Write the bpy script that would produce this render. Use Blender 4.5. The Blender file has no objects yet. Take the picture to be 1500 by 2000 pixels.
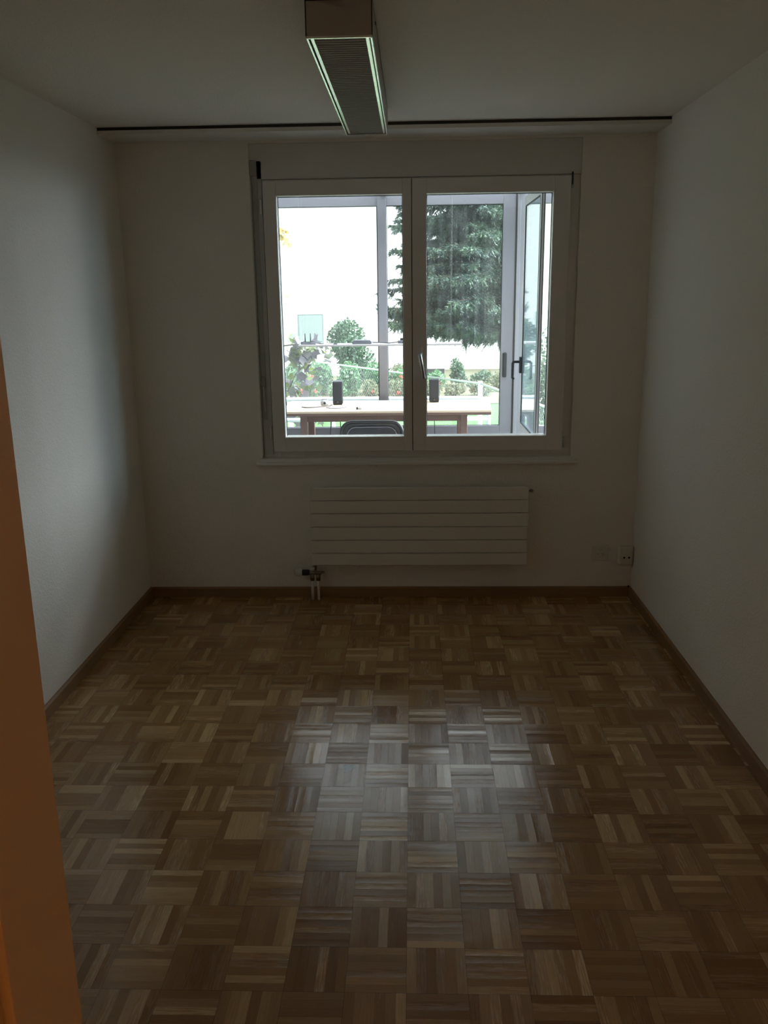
import bpy, bmesh, math, random
import numpy as np
from mathutils import Vector, Matrix

sc = bpy.context.scene
COL = sc.collection

# ------------------------------------------------------------------ camera
cam_d = bpy.data.cameras.new('camera')
cam = bpy.data.objects.new('camera', cam_d)
COL.objects.link(cam)
cam_d.sensor_fit = 'VERTICAL'
cam_d.sensor_height = 24.0
cam_d.lens = 1680.5 / 2000 * 24.0
cam_d.clip_start = 0.02
cam_d.clip_end = 300
PITCH, YAW, ROLL = 0.247196, 0.035461, -0.013258
fwd = Vector((-math.sin(YAW) * math.cos(PITCH), math.cos(YAW) * math.cos(PITCH), -math.sin(PITCH)))
rgt = Vector((math.cos(YAW), math.sin(YAW), 0))
upv = rgt.cross(fwd)
r2 = math.cos(ROLL) * rgt + math.sin(ROLL) * upv
u2 = -math.sin(ROLL) * rgt + math.cos(ROLL) * upv
m = Matrix((r2, u2, -fwd)).transposed().to_4x4()
m.translation = Vector((0, 0, 1.62545))
cam.matrix_world = m
sc.camera = cam

# ------------------------------------------------------------------ light and exposure
SKY = 0.9                        # overcast sky at the horizon, much brighter overhead
ZENITH = 12.5
GLOW, GLOW_DIR, GLOW_POW = 44.0, Vector((0.92, 0.30, 0.36)).normalized(), 5.0   # the sun behind thin cloud, off to the right
world = bpy.data.worlds.new('overcast_sky')
sc.world = world
world.use_nodes = True
bg = world.node_tree.nodes['Background']
bg.inputs['Color'].default_value = (0.88, 0.955, 1.03, 1)
wnt = world.node_tree
wtc = wnt.nodes.new('ShaderNodeTexCoord')
wdot = wnt.nodes.new('ShaderNodeVectorMath')
wdot.operation = 'DOT_PRODUCT'
wdot.inputs[1].default_value = GLOW_DIR
wnt.links.new(wtc.outputs['Generated'], wdot.inputs[0])
prev = wdot.outputs['Value']
for op, val in (('MAXIMUM', 0.0), ('POWER', GLOW_POW), ('MULTIPLY', GLOW), ('ADD', SKY)):
    wm = wnt.nodes.new('ShaderNodeMath')
    wm.operation = op
    wnt.links.new(prev, wm.inputs[0])
    wm.inputs[1].default_value = val
    prev = wm.outputs[0]
wsp = wnt.nodes.new('ShaderNodeSeparateXYZ')
wnt.links.new(wtc.outputs['Generated'], wsp.inputs[0])
wz = wsp.outputs[2]
for op, val in (('MAXIMUM', 0.0), ('POWER', 2.6), ('MULTIPLY', ZENITH)):
    wm = wnt.nodes.new('ShaderNodeMath')
    wm.operation = op
    wnt.links.new(wz, wm.inputs[0])
    wm.inputs[1].default_value = val
    wz = wm.outputs[0]
wm = wnt.nodes.new('ShaderNodeMath')
wnt.links.new(prev, wm.inputs[0])
wnt.links.new(wz, wm.inputs[1])
prev = wm.outputs[0]
wnt.links.new(prev, bg.inputs['Strength'])

pl = bpy.data.lights.new('window_daylight_portal', 'AREA')   # sampling portal only: gives off no light of its own
pl.shape = 'RECTANGLE'
pl.size, pl.size_y = 1.58, 1.42
pl.cycles.is_portal = True
plo = bpy.data.objects.new('window_daylight_portal', pl)
plo.location = (0.012, 4.60, 1.50)
plo.rotation_euler = (-math.pi / 2, 0, 0)
COL.objects.link(plo)

vs = sc.view_settings
vs.view_transform = 'Standard'
vs.look = 'None'
vs.exposure = -0.08
vs.gamma = 1.0
vs.use_curve_mapping = False
cy = sc.cycles
cy.max_bounces = 10
cy.diffuse_bounces = 6
cy.glossy_bounces = 4
cy.transmission_bounces = 8
cy.transparent_max_bounces = 28
cy.sample_clamp_indirect = 12
cy.use_denoising = True
cy.use_adaptive_sampling = True
cy.adaptive_threshold = 0.03
cy.blur_glossy = 0.3

# ------------------------------------------------------------------ materials
def new_mat(name):
    mt = bpy.data.materials.new(name)
    mt.use_nodes = True
    nt = mt.node_tree
    return mt, nt, nt.nodes['Principled BSDF'], nt.nodes['Material Output']


def N(nt, typ, **kw):
    n = nt.nodes.new(typ)
    for k, v in kw.items():
        setattr(n, k, v)
    return n


def math_n(nt, op, a, b=None, c=None):
    n = N(nt, 'ShaderNodeMath', operation=op)
    for i, v in enumerate((a, b, c)):
        if v is None:
            continue
        if isinstance(v, (int, float)):
            n.inputs[i].default_value = v
        else:
            nt.links.new(v, n.inputs[i])
    return n.outputs[0]


def mat(name, color, rough=0.6, metallic=0.0, var=0.06, scale=14.0, bump=0.0, bump_scale=60.0, spec=0.5):
    """plain surface with a little procedural unevenness"""
    mt, nt, b, out = new_mat(name)
    tc = N(nt, 'ShaderNodeTexCoord')
    no = N(nt, 'ShaderNodeTexNoise')
    no.inputs['Scale'].default_value = scale
    no.inputs['Detail'].default_value = 4
    nt.links.new(tc.outputs['Object'], no.inputs['Vector'])
    mx = N(nt, 'ShaderNodeMixRGB')
    c = color
    mx.inputs[1].default_value = (c[0] * (1 - var), c[1] * (1 - var), c[2] * (1 - var), 1)
    mx.inputs[2].default_value = (min(1, c[0] * (1 + var)), min(1, c[1] * (1 + var)), min(1, c[2] * (1 + var)), 1)
    nt.links.new(no.outputs['Fac'], mx.inputs[0])
    nt.links.new(mx.outputs[0], b.inputs['Base Color'])
    b.inputs['Roughness'].default_value = rough
    b.inputs['Metallic'].default_value = metallic
    b.inputs['Specular IOR Level'].default_value = spec
    if bump:
        n2 = N(nt, 'ShaderNodeTexNoise')
        n2.inputs['Scale'].default_value = bump_scale
        n2.inputs['Detail'].default_value = 6
        nt.links.new(tc.outputs['Object'], n2.inputs['Vector'])
        bp = N(nt, 'ShaderNodeBump')
        bp.inputs['Strength'].default_value = bump
        bp.inputs['Distance'].default_value = 0.004
        nt.links.new(n2.outputs['Fac'], bp.inputs['Height'])
        nt.links.new(bp.outputs[0], b.inputs['Normal'])
    return mt


def plaster(name, color):
    """white rubbed plaster with a fine grain"""
    mt, nt, b, out = new_mat(name)
    tc = N(nt, 'ShaderNodeTexCoord')
    vor = N(nt, 'ShaderNodeTexVoronoi')
    vor.inputs['Scale'].default_value = 130
    no = N(nt, 'ShaderNodeTexNoise')
    no.inputs['Scale'].default_value = 75
    no.inputs['Detail'].default_value = 6
    big = N(nt, 'ShaderNodeTexNoise')
    big.inputs['Scale'].default_value = 2.5
    for n in (vor, no, big):
        nt.links.new(tc.outputs['Object'], n.inputs['Vector'])
    h = math_n(nt, 'ADD', math_n(nt, 'MULTIPLY', vor.outputs['Distance'], 0.5), no.outputs['Fac'])
    bp = N(nt, 'ShaderNodeBump')
    bp.inputs['Strength'].default_value = 0.55
    bp.inputs['Distance'].default_value = 0.003
    nt.links.new(h, bp.inputs['Height'])
    nt.links.new(bp.outputs[0], b.inputs['Normal'])
    mx = N(nt, 'ShaderNodeMixRGB')
    mx.inputs[1].default_value = (color[0] * .96, color[1] * .96, color[2] * .955, 1)
    mx.inputs[2].default_value = (color[0], color[1], color[2], 1)
    nt.links.new(big.outputs['Fac'], mx.inputs[0])
    nt.links.new(mx.outputs[0], b.inputs['Base Color'])
    b.inputs['Roughness'].default_value = 0.95
    b.inputs['Specular IOR Level'].default_value = 0.2
    return mt


CELL = 0.1485
FX0, FY0 = -0.32, 3.65


def parquet():
    mt, nt, b, out = new_mat('oak_mosaic_parquet')
    L = nt.links.new
    tc = N(nt, 'ShaderNodeTexCoord')
    sp = N(nt, 'ShaderNodeSeparateXYZ')
    L(tc.outputs['Object'], sp.inputs[0])
    u = math_n(nt, 'DIVIDE', math_n(nt, 'SUBTRACT', sp.outputs[0], FX0), CELL)
    v = math_n(nt, 'DIVIDE', math_n(nt, 'SUBTRACT', sp.outputs[1], FY0), CELL)
    cu, cv = math_n(nt, 'FLOOR', u), math_n(nt, 'FLOOR', v)
    fu, fv = math_n(nt, 'SUBTRACT', u, cu), math_n(nt, 'SUBTRACT', v, cv)
    par = math_n(nt, 'FLOORED_MODULO', math_n(nt, 'ADD', cu, cv), 2.0)      # 1 = strips run away from the viewer
    inv = math_n(nt, 'SUBTRACT', 1.0, par)
    across = math_n(nt, 'ADD', math_n(nt, 'MULTIPLY', fu, par), math_n(nt, 'MULTIPLY', fv, inv))
    along = math_n(nt, 'ADD', math_n(nt, 'MULTIPLY', fv, par), math_n(nt, 'MULTIPLY', fu, inv))
    a6 = math_n(nt, 'MULTIPLY', across, 6.0)
    fi = math_n(nt, 'FLOOR', a6)
    fa = math_n(nt, 'SUBTRACT', a6, fi)
    cid = N(nt, 'ShaderNodeCombineXYZ')
    L(cu, cid.inputs[0]); L(cv, cid.inputs[1]); L(fi, cid.inputs[2])
    wn = N(nt, 'ShaderNodeTexWhiteNoise', noise_dimensions='3D')
    L(cid.outputs[0], wn.inputs['Vector'])
    # tiles were laid from batches: each tile has a tone of its own too
    tid = N(nt, 'ShaderNodeCombineXYZ')
    L(cu, tid.inputs[0]); L(cv, tid.inputs[1])
    wt = N(nt, 'ShaderNodeTexWhiteNoise', noise_dimensions='2D')
    L(tid.outputs[0], wt.inputs['Vector'])
    # grain, stretched along the strip, shifted per strip
    gv = N(nt, 'ShaderNodeCombineXYZ')
    L(math_n(nt, 'MULTIPLY', along, 1.6), gv.inputs[0])
    L(math_n(nt, 'MULTIPLY', across, 26.0), gv.inputs[1])
    L(math_n(nt, 'MULTIPLY', wn.outputs['Value'], 97.0), gv.inputs[2])
    g = N(nt, 'ShaderNodeTexNoise')
    g.inputs['Scale'].default_value = 1.6
    g.inputs['Detail'].default_value = 5
    L(gv.outputs[0], g.inputs['Vector'])
    t = math_n(nt, 'ADD', math_n(nt, 'MULTIPLY', wn.outputs['Value'], 0.62), math_n(nt, 'MULTIPLY', wt.outputs['Value'], 0.38))
    t = math_n(nt, 'ADD', t, math_n(nt, 'MULTIPLY', math_n(nt, 'SUBTRACT', g.outputs['Fac'], 0.5), 0.42))
    cr = N(nt, 'ShaderNodeValToRGB')
    e = cr.color_ramp.elements
    e[0].position, e[0].color = 0.10, (0.270, 0.138, 0.042, 1)
    e[1].position, e[1].color = 0.98, (0.70, 0.48, 0.225, 1)
    for p, c in ((0.35, (0.335, 0.180, 0.058, 1)), (0.60, (0.405, 0.232, 0.080, 1)), (0.80, (0.53, 0.335, 0.132, 1))):
        k = e.new(p); k.color = c
    L(t, cr.inputs[0])
    # joints: fine between strips, a little wider between tiles
    d1 = math_n(nt, 'MINIMUM', fa, math_n(nt, 'SUBTRACT', 1.0, fa))
    j1 = math_n(nt, 'LESS_THAN', d1, 0.012)
    d2 = math_n(nt, 'MINIMUM', math_n(nt, 'MINIMUM', fu, math_n(nt, 'SUBTRACT', 1.0, fu)),
                math_n(nt, 'MINIMUM', fv, math_n(nt, 'SUBTRACT', 1.0, fv)))
    j2 = math_n(nt, 'LESS_THAN', d2, 0.004)
    jt = math_n(nt, 'MINIMUM', math_n(nt, 'ADD', math_n(nt, 'MULTIPLY', j1, 0.35), math_n(nt, 'MULTIPLY', j2, 0.6)), 0.8)
    mx = N(nt, 'ShaderNodeMixRGB')
    L(jt, mx.inputs[0]); L(cr.outputs[0], mx.inputs[1])
    mx.inputs[2].default_value = (0.035, 0.018, 0.008, 1)
    # one dark knot with torn-out wood
    dv = N(nt, 'ShaderNodeVectorMath', operation='DISTANCE')
    L(tc.outputs['Object'], dv.inputs[0])
    dv.inputs[1].default_value = (-0.236, 2.731, 0)
    kn = N(nt, 'ShaderNodeTexNoise')
    kn.inputs['Scale'].default_value = 45
    L(tc.outputs['Object'], kn.inputs['Vector'])
    kd = math_n(nt, 'ADD', dv.outputs['Value'], math_n(nt, 'MULTIPLY', math_n(nt, 'SUBTRACT', kn.outputs['Fac'], 0.5), 0.07))
    kf = math_n(nt, 'LESS_THAN', kd, 0.024)
    mk = N(nt, 'ShaderNodeMixRGB')
    L(math_n(nt, 'MULTIPLY', kf, 0.8), mk.inputs[0]); L(mx.outputs[0], mk.inputs[1])
    mk.inputs[2].default_value = (0.04, 0.035, 0.015, 1)
    L(mk.outputs[0], b.inputs['Base Color'])
    # worn varnish: cupped strips, each lying a touch differently, and long low waves
    wn2 = N(nt, 'ShaderNodeTexWhiteNoise', noise_dimensions='4D')
    L(cid.outputs[0], wn2.inputs['Vector'])
    wn2.inputs['W'].default_value = 3.7
    cup = math_n(nt, 'MULTIPLY', math_n(nt, 'POWER', math_n(nt, 'ABSOLUTE', math_n(nt, 'SUBTRACT', fa, 0.5)), 2.0),
                 math_n(nt, 'MULTIPLY', math_n(nt, 'SUBTRACT', wn2.outputs['Value'], 0.3), 3.4))
    tilt = math_n(nt, 'MULTIPLY', math_n(nt, 'MULTIPLY', math_n(nt, 'SUBTRACT', wn.outputs['Value'], 0.5), fa), 1.7)
    wv = N(nt, 'ShaderNodeTexNoise')
    wv.inputs['Scale'].default_value = 9
    wv.inputs['Detail'].default_value = 3
    L(tc.outputs['Object'], wv.inputs['Vector'])
    hgt = math_n(nt, 'ADD', math_n(nt, 'ADD', cup, tilt), math_n(nt, 'MULTIPLY', wv.outputs['Fac'], 1.6))
    hgt = math_n(nt, 'ADD', hgt, math_n(nt, 'MULTIPLY', g.outputs['Fac'], 0.12))
    hgt = math_n(nt, 'SUBTRACT', hgt, math_n(nt, 'MULTIPLY', math_n(nt, 'ADD', jt, kf), 0.35))
    bp = N(nt, 'ShaderNodeBump')
    bp.inputs['Strength'].default_value = 0.6
    bp.inputs['Distance'].default_value = 0.0011
    L(hgt, bp.inputs['Height'])
    L(bp.outputs[0], b.inputs['Normal'])
    ro = math_n(nt, 'ADD', math_n(nt, 'ADD', 0.11, math_n(nt, 'MULTIPLY', wn2.outputs['Value'], 0.09)), math_n(nt, 'MULTIPLY', g.outputs['Fac'], 0.16))
    L(ro, b.inputs['Roughness'])
    L(math_n(nt, 'ADD', 0.30, math_n(nt, 'MULTIPLY', t, 1.05)), b.inputs['Specular IOR Level'])
    return mt


def glass(name, tint=(0.975, 0.98, 0.98), dirt=0.03, dirt_scale=6.0):
    mt, nt, b, out = new_mat(name)
    nt.nodes.remove(b)
    L = nt.links.new
    lw = N(nt, 'ShaderNodeLayerWeight')
    lw.inputs['Blend'].default_value = 0.5
    f5 = math_n(nt, 'POWER', lw.outputs['Facing'], 5.0)
    fr = math_n(nt, 'ADD', 0.035, math_n(nt, 'MULTIPLY', f5, 0.9))
    tr = N(nt, 'ShaderNodeBsdfTransparent')
    tr.inputs['Color'].default_value = (*tint, 1)
    gl = N(nt, 'ShaderNodeBsdfGlossy')
    gl.inputs['Roughness'].default_value = 0.02
    m1 = N(nt, 'ShaderNodeMixShader')
    L(fr, m1.inputs[0]); L(tr.outputs[0], m1.inputs[1]); L(gl.outputs[0], m1.inputs[2])
    tl = N(nt, 'ShaderNodeBsdfTranslucent')
    tl.inputs['Color'].default_value = (0.85, 0.9, 0.92, 1)
    tc = N(nt, 'ShaderNodeTexCoord')
    mp = N(nt, 'ShaderNodeMapping')
    mp.inputs['Scale'].default_value = (1.0, 1.0, 0.12)
    no = N(nt, 'ShaderNodeTexNoise')
    no.inputs['Scale'].default_value = dirt_scale * 4
    no.inputs['Detail'].default_value = 5
    L(tc.outputs['Object'], mp.inputs[0]); L(mp.outputs[0], no.inputs['Vector'])
    df = math_n(nt, 'MULTIPLY', math_n(nt, 'POWER', no.outputs['Fac'], 2.0), dirt * 4)
    m2 = N(nt, 'ShaderNodeMixShader')
    L(df, m2.inputs[0]); L(m1.outputs[0], m2.inputs[1]); L(tl.outputs[0], m2.inputs[2])
    L(m2.outputs[0], out.inputs['Surface'])
    return mt


def leafy(name, cols, rough=0.6, transl=0.25):
    mt, nt, b, out = new_mat(name)
    L = nt.links.new
    ge = N(nt, 'ShaderNodeNewGeometry')
    cr = N(nt, 'ShaderNodeValToRGB')
    e = cr.color_ramp.elements
    e[0].position, e[0].color = 0.0, (*cols[0], 1)
    e[1].position, e[1].color = 1.0, (*cols[-1], 1)
    for i, c in enumerate(cols[1:-1]):
        k = e.new((i + 1) / (len(cols) - 1)); k.color = (*c, 1)
    L(ge.outputs['Random Per Island'], cr.inputs[0])
    L(cr.outputs[0], b.inputs['Base Color'])
    b.inputs['Roughness'].default_value = rough
    tl = N(nt, 'ShaderNodeBsdfTranslucent')
    L(cr.outputs[0], tl.inputs['Color'])
    ms = N(nt, 'ShaderNodeMixShader')
    ms.inputs[0].default_value = transl
    L(b.outputs[0], ms.inputs[1]); L(tl.outputs[0], ms.inputs[2])
    L(ms.outputs[0], out.inputs['Surface'])
    return mt


def fir_mat():
    """needles: dark inside tone to pale fresh tips, changing from spray to spray"""
    mt, nt, b, out = new_mat('spruce_needles')
    L = nt.links.new
    tc = N(nt, 'ShaderNodeTexCoord')
    no = N(nt, 'ShaderNodeTexNoise')
    no.inputs['Scale'].default_value = 4.2
    no.inputs['Detail'].default_value = 3
    L(tc.outputs['Object'], no.inputs['Vector'])
    ge = N(nt, 'ShaderNodeNewGeometry')
    t = math_n(nt, 'ADD', math_n(nt, 'MULTIPLY', no.outputs['Fac'], .85), math_n(nt, 'MULTIPLY', ge.outputs['Random Per Island'], .15))
    cr = N(nt, 'ShaderNodeValToRGB')
    e = cr.color_ramp.elements
    e[0].position, e[0].color = .32, (0.026, 0.050, 0.048, 1)
    e[1].position, e[1].color = .72, (0.19, 0.285, 0.165, 1)
    k = e.new(.50); k.color = (0.078, 0.130, 0.098, 1)
    L(t, cr.inputs[0])
    L(cr.outputs[0], b.inputs['Base Color'])
    b.inputs['Roughness'].default_value = .55
    return mt


def woodgrain(name, c1, c2, rough=0.45, axis=0, scale=6):
    mt, nt, b, out = new_mat(name)
    tc = N(nt, 'ShaderNodeTexCoord')
    mp = N(nt, 'ShaderNodeMapping')
    s = [14.0, 14.0, 14.0]
    s[axis] = 0.7
    mp.inputs['Scale'].default_value = s
    no = N(nt, 'ShaderNodeTexNoise')
    no.inputs['Scale'].default_value = scale
    no.inputs['Detail'].default_value = 6
    mx = N(nt, 'ShaderNodeMixRGB')
    mx.inputs[1].default_value = (*c1, 1)
    mx.inputs[2].default_value = (*c2, 1)
    nt.links.new(tc.outputs['Object'], mp.inputs[0])
    nt.links.new(mp.outputs[0], no.inputs['Vector'])
    nt.links.new(no.outputs['Fac'], mx.inputs[0])
    nt.links.new(mx.outputs[0], b.inputs['Base Color'])
    b.inputs['Roughness'].default_value = rough
    return mt


def lawn_mat():
    mt, nt, b, out = new_mat('mown_lawn')
    tc = N(nt, 'ShaderNodeTexCoord')
    n1 = N(nt, 'ShaderNodeTexNoise'); n1.inputs['Scale'].default_value = 1.3; n1.inputs['Detail'].default_value = 8
    n2 = N(nt, 'ShaderNodeTexNoise'); n2.inputs['Scale'].default_value = 60; n2.inputs['Detail'].default_value = 4
    cr = N(nt, 'ShaderNodeValToRGB')
    cr.color_ramp.elements[0].position = .3
    cr.color_ramp.elements[0].color = (0.038, 0.105, 0.020, 1)
    cr.color_ramp.elements[1].position = .7
    cr.color_ramp.elements[1].color = (0.065, 0.160, 0.036, 1)
    for n in (n1, n2):
        nt.links.new(tc.outputs['Object'], n.inputs['Vector'])
    nt.links.new(math_n(nt, 'ADD', math_n(nt, 'MULTIPLY', n1.outputs['Fac'], .5), math_n(nt, 'MULTIPLY', n2.outputs['Fac'], .5)), cr.inputs[0])
    nt.links.new(cr.outputs[0], b.inputs['Base Color'])
    b.inputs['Roughness'].default_value = 0.9
    bp = N(nt, 'ShaderNodeBump'); bp.inputs['Strength'].default_value = .8; bp.inputs['Distance'].default_value = .03
    nt.links.new(n2.outputs['Fac'], bp.inputs['Height'])
    nt.links.new(bp.outputs[0], b.inputs['Normal'])
    return mt


def emitter(name, color, strength):
    mt, nt, b, out = new_mat(name)
    b.inputs['Base Color'].default_value = (0.9, 0.88, 0.8, 1)
    b.inputs['Emission Color'].default_value = (*color, 1)
    b.inputs['Emission Strength'].default_value = strength
    return mt


M = dict(
    plaster=plaster('white_rubbed_plaster', (0.885, 0.845, 0.775)),
    frontwall=plaster('ochre_rubbed_plaster', (0.55, 0.43, 0.29)),
    ceiling=plaster('white_ceiling_plaster', (0.885, 0.845, 0.77)),
    floor=parquet(),
    base=woodgrain('oak_skirting', (0.22, 0.115, 0.042), (0.36, 0.20, 0.085), .5, 0),
    base_y=woodgrain('oak_skirting_long', (0.22, 0.115, 0.042), (0.36, 0.20, 0.085), .5, 1),
    white=mat('white_window_paint', (0.80, 0.78, 0.74), .35, var=.02),
    board=mat('white_painted_board', (0.79, 0.765, 0.71), .6, var=.02),
    shutterbox=mat('shutter_box_paint', (0.73, 0.71, 0.66), .6, var=.02),
    gasket=mat('dark_rubber', (0.03, 0.03, 0.032), .6),
    strapgrey=mat('grey_webbing', (0.42, 0.42, 0.39), .9, var=.15, scale=60),
    channel=mat('grey_channel', (0.55, 0.55, 0.51), .7),
    guidegrey=mat('strap_guide_grey', (0.34, 0.31, 0.28), .7),
    darkslot=mat('dark_plastic_slot', (0.07, 0.065, 0.06), .6),
    track=mat('dark_track_aluminium', (0.06, 0.052, 0.045), .5, .3),
    steel=mat('brushed_steel', (0.62, 0.62, 0.60), .3, 1.0),
    alu=mat('satin_aluminium', (0.86, 0.88, 0.85), .22, 1.0, var=.02),
    louver=mat('louver_grey_white', (0.52, 0.53, 0.51), .5, var=.02),
    lampwhite=mat('lamp_grey_white_enamel', (0.50, 0.48, 0.45), .45, var=.02),
    tube=mat('fluorescent_tube_glass', (0.8, 0.8, 0.78), .3, var=.01),
    radiator=mat('radiator_enamel', (0.78, 0.75, 0.68), .4, var=.02),
    thermo=mat('thermostat_white', (0.75, 0.74, 0.70), .45),
    blackpl=mat('black_plastic', (0.018, 0.018, 0.02), .45),
    brass=mat('dull_brass_nickel', (0.30, 0.25, 0.19), .4, .9),
    pipe=mat('white_pipe', (0.78, 0.75, 0.72), .4),
    socket=mat('socket_cream', (0.74, 0.71, 0.63), .45),
    hole=mat('socket_hole', (0.01, 0.01, 0.01), .8),
    jamb=mat('door_frame_beige_paint', (0.78, 0.60, 0.40), .5, var=.02),
    glass=glass('window_glass', dirt=.004),
    dirty=glass('dirty_balcony_glass', (0.965, 0.98, 0.975), dirt=.008),
    hazy=glass('hazy_casement_glass', (0.78, 0.84, 0.87), dirt=.035),
    casement=mat('white_casement_aluminium', (0.62, 0.62, 0.64), .45, var=.02),
    frame=mat('grey_aluminium_frame', (0.20, 0.20, 0.222), .45, var=.03),
    framelight=mat('light_grey_aluminium', (0.27, 0.275, 0.295), .45, var=.03),
    handle=mat('anthracite_handle', (0.024, 0.025, 0.027), .7),
    concrete=mat('balcony_concrete', (0.14, 0.14, 0.135), .9, var=.12, bump=.3),
    hedgecore=mat('hedge_inside', (0.03, 0.05, 0.022), .95, var=.3, bump=.5, bump_scale=20),
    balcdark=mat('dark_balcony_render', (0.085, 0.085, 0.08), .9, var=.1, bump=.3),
    hedge=leafy('hedge_leaves', [(0.025, 0.05, 0.02), (0.045, 0.08, 0.03), (0.06, 0.10, 0.04)], .6, .15),
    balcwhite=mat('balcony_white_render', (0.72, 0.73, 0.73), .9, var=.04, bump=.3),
    tabletop=woodgrain('pale_beech_top', (0.62, 0.47, 0.34), (0.74, 0.60, 0.46), .3, 0, 3),
    tableedge=woodgrain('reddish_table_wood', (0.15, 0.085, 0.070), (0.21, 0.125, 0.10), .5, 0, 4),
    chairblack=mat('black_tube', (0.016, 0.016, 0.019), .42),
    chairpad=mat('dark_padding', (0.028, 0.027, 0.033), .7, bump=.3, bump_scale=300),
    speaker=mat('black_speaker_shell', (0.02, 0.022, 0.025), .35),
    grille=mat('speaker_cloth', (0.03, 0.033, 0.038), .9, var=.3, scale=400),
    gadget=mat('white_gadget_plastic', (0.42, 0.42, 0.43), .4),
    paper=mat('pinkish_paper', (0.40, 0.25, 0.23), .8, var=.15, scale=60),
    shelfboard=mat('grey_white_shelf_board', (0.36, 0.355, 0.36), .5, var=.02),
    greybox=mat('grey_device_shell', (0.13, 0.132, 0.155), .5),
    rail=mat('white_galvanised_tube', (0.72, 0.76, 0.77), .45),
    galva=mat('galvanised_steel', (0.62, 0.66, 0.68), .4, .6),
    wiremesh=mat('weathered_fence_wire', (0.34, 0.37, 0.37), .6),
    house=mat('house_white_render', (0.90, 0.89, 0.87), .9, var=.03, scale=3),
    plinth=mat('beige_plinth', (0.66, 0.59, 0.52), .9, var=.1),
    cabinet=mat('pale_cabinet_steel', (0.36, 0.43, 0.42), .5, var=.03),
    lawn=lawn_mat(),
    soil=mat('planted_bed_soil', (0.13, 0.125, 0.07), .95, var=.45, scale=5, bump=.6, bump_scale=25),
    bark=mat('bark', (0.09, 0.07, 0.055), .9, var=.3, scale=30),
    fir=fir_mat(),
    shrub=leafy('shrub_leaves', [(0.035, 0.08, 0.040), (0.065, 0.13, 0.068), (0.13, 0.21, 0.12)], .5, .25),
    bed=leafy('bed_plant_leaves', [(0.055, 0.145, 0.060), (0.11, 0.235, 0.10), (0.22, 0.36, 0.19)], .5, .25),
    dry=leafy('dry_bed_leaves', [(0.13, 0.135, 0.07), (0.20, 0.19, 0.11), (0.15, 0.23, 0.11)], .6, .25),
    red=leafy('red_petals', [(0.55, 0.07, 0.05), (0.70, 0.14, 0.09)], .5, .3),
    whitefl=leafy('white_petals', [(0.40, 0.42, 0.38), (0.48, 0.50, 0.46)], .5, .3),
    vine=leafy('vine_leaves', [(0.10, 0.09, 0.105), (0.14, 0.125, 0.145), (0.12, 0.15, 0.09), (0.20, 0.25, 0.06)], .5, .3),
    yellow=leafy('yellow_leaves', [(0.62, 0.48, 0.20), (0.75, 0.62, 0.34), (0.45, 0.42, 0.28)], .5, .35),
)

# ------------------------------------------------------------------ building helpers
WORLD_LOC = {}


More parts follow.
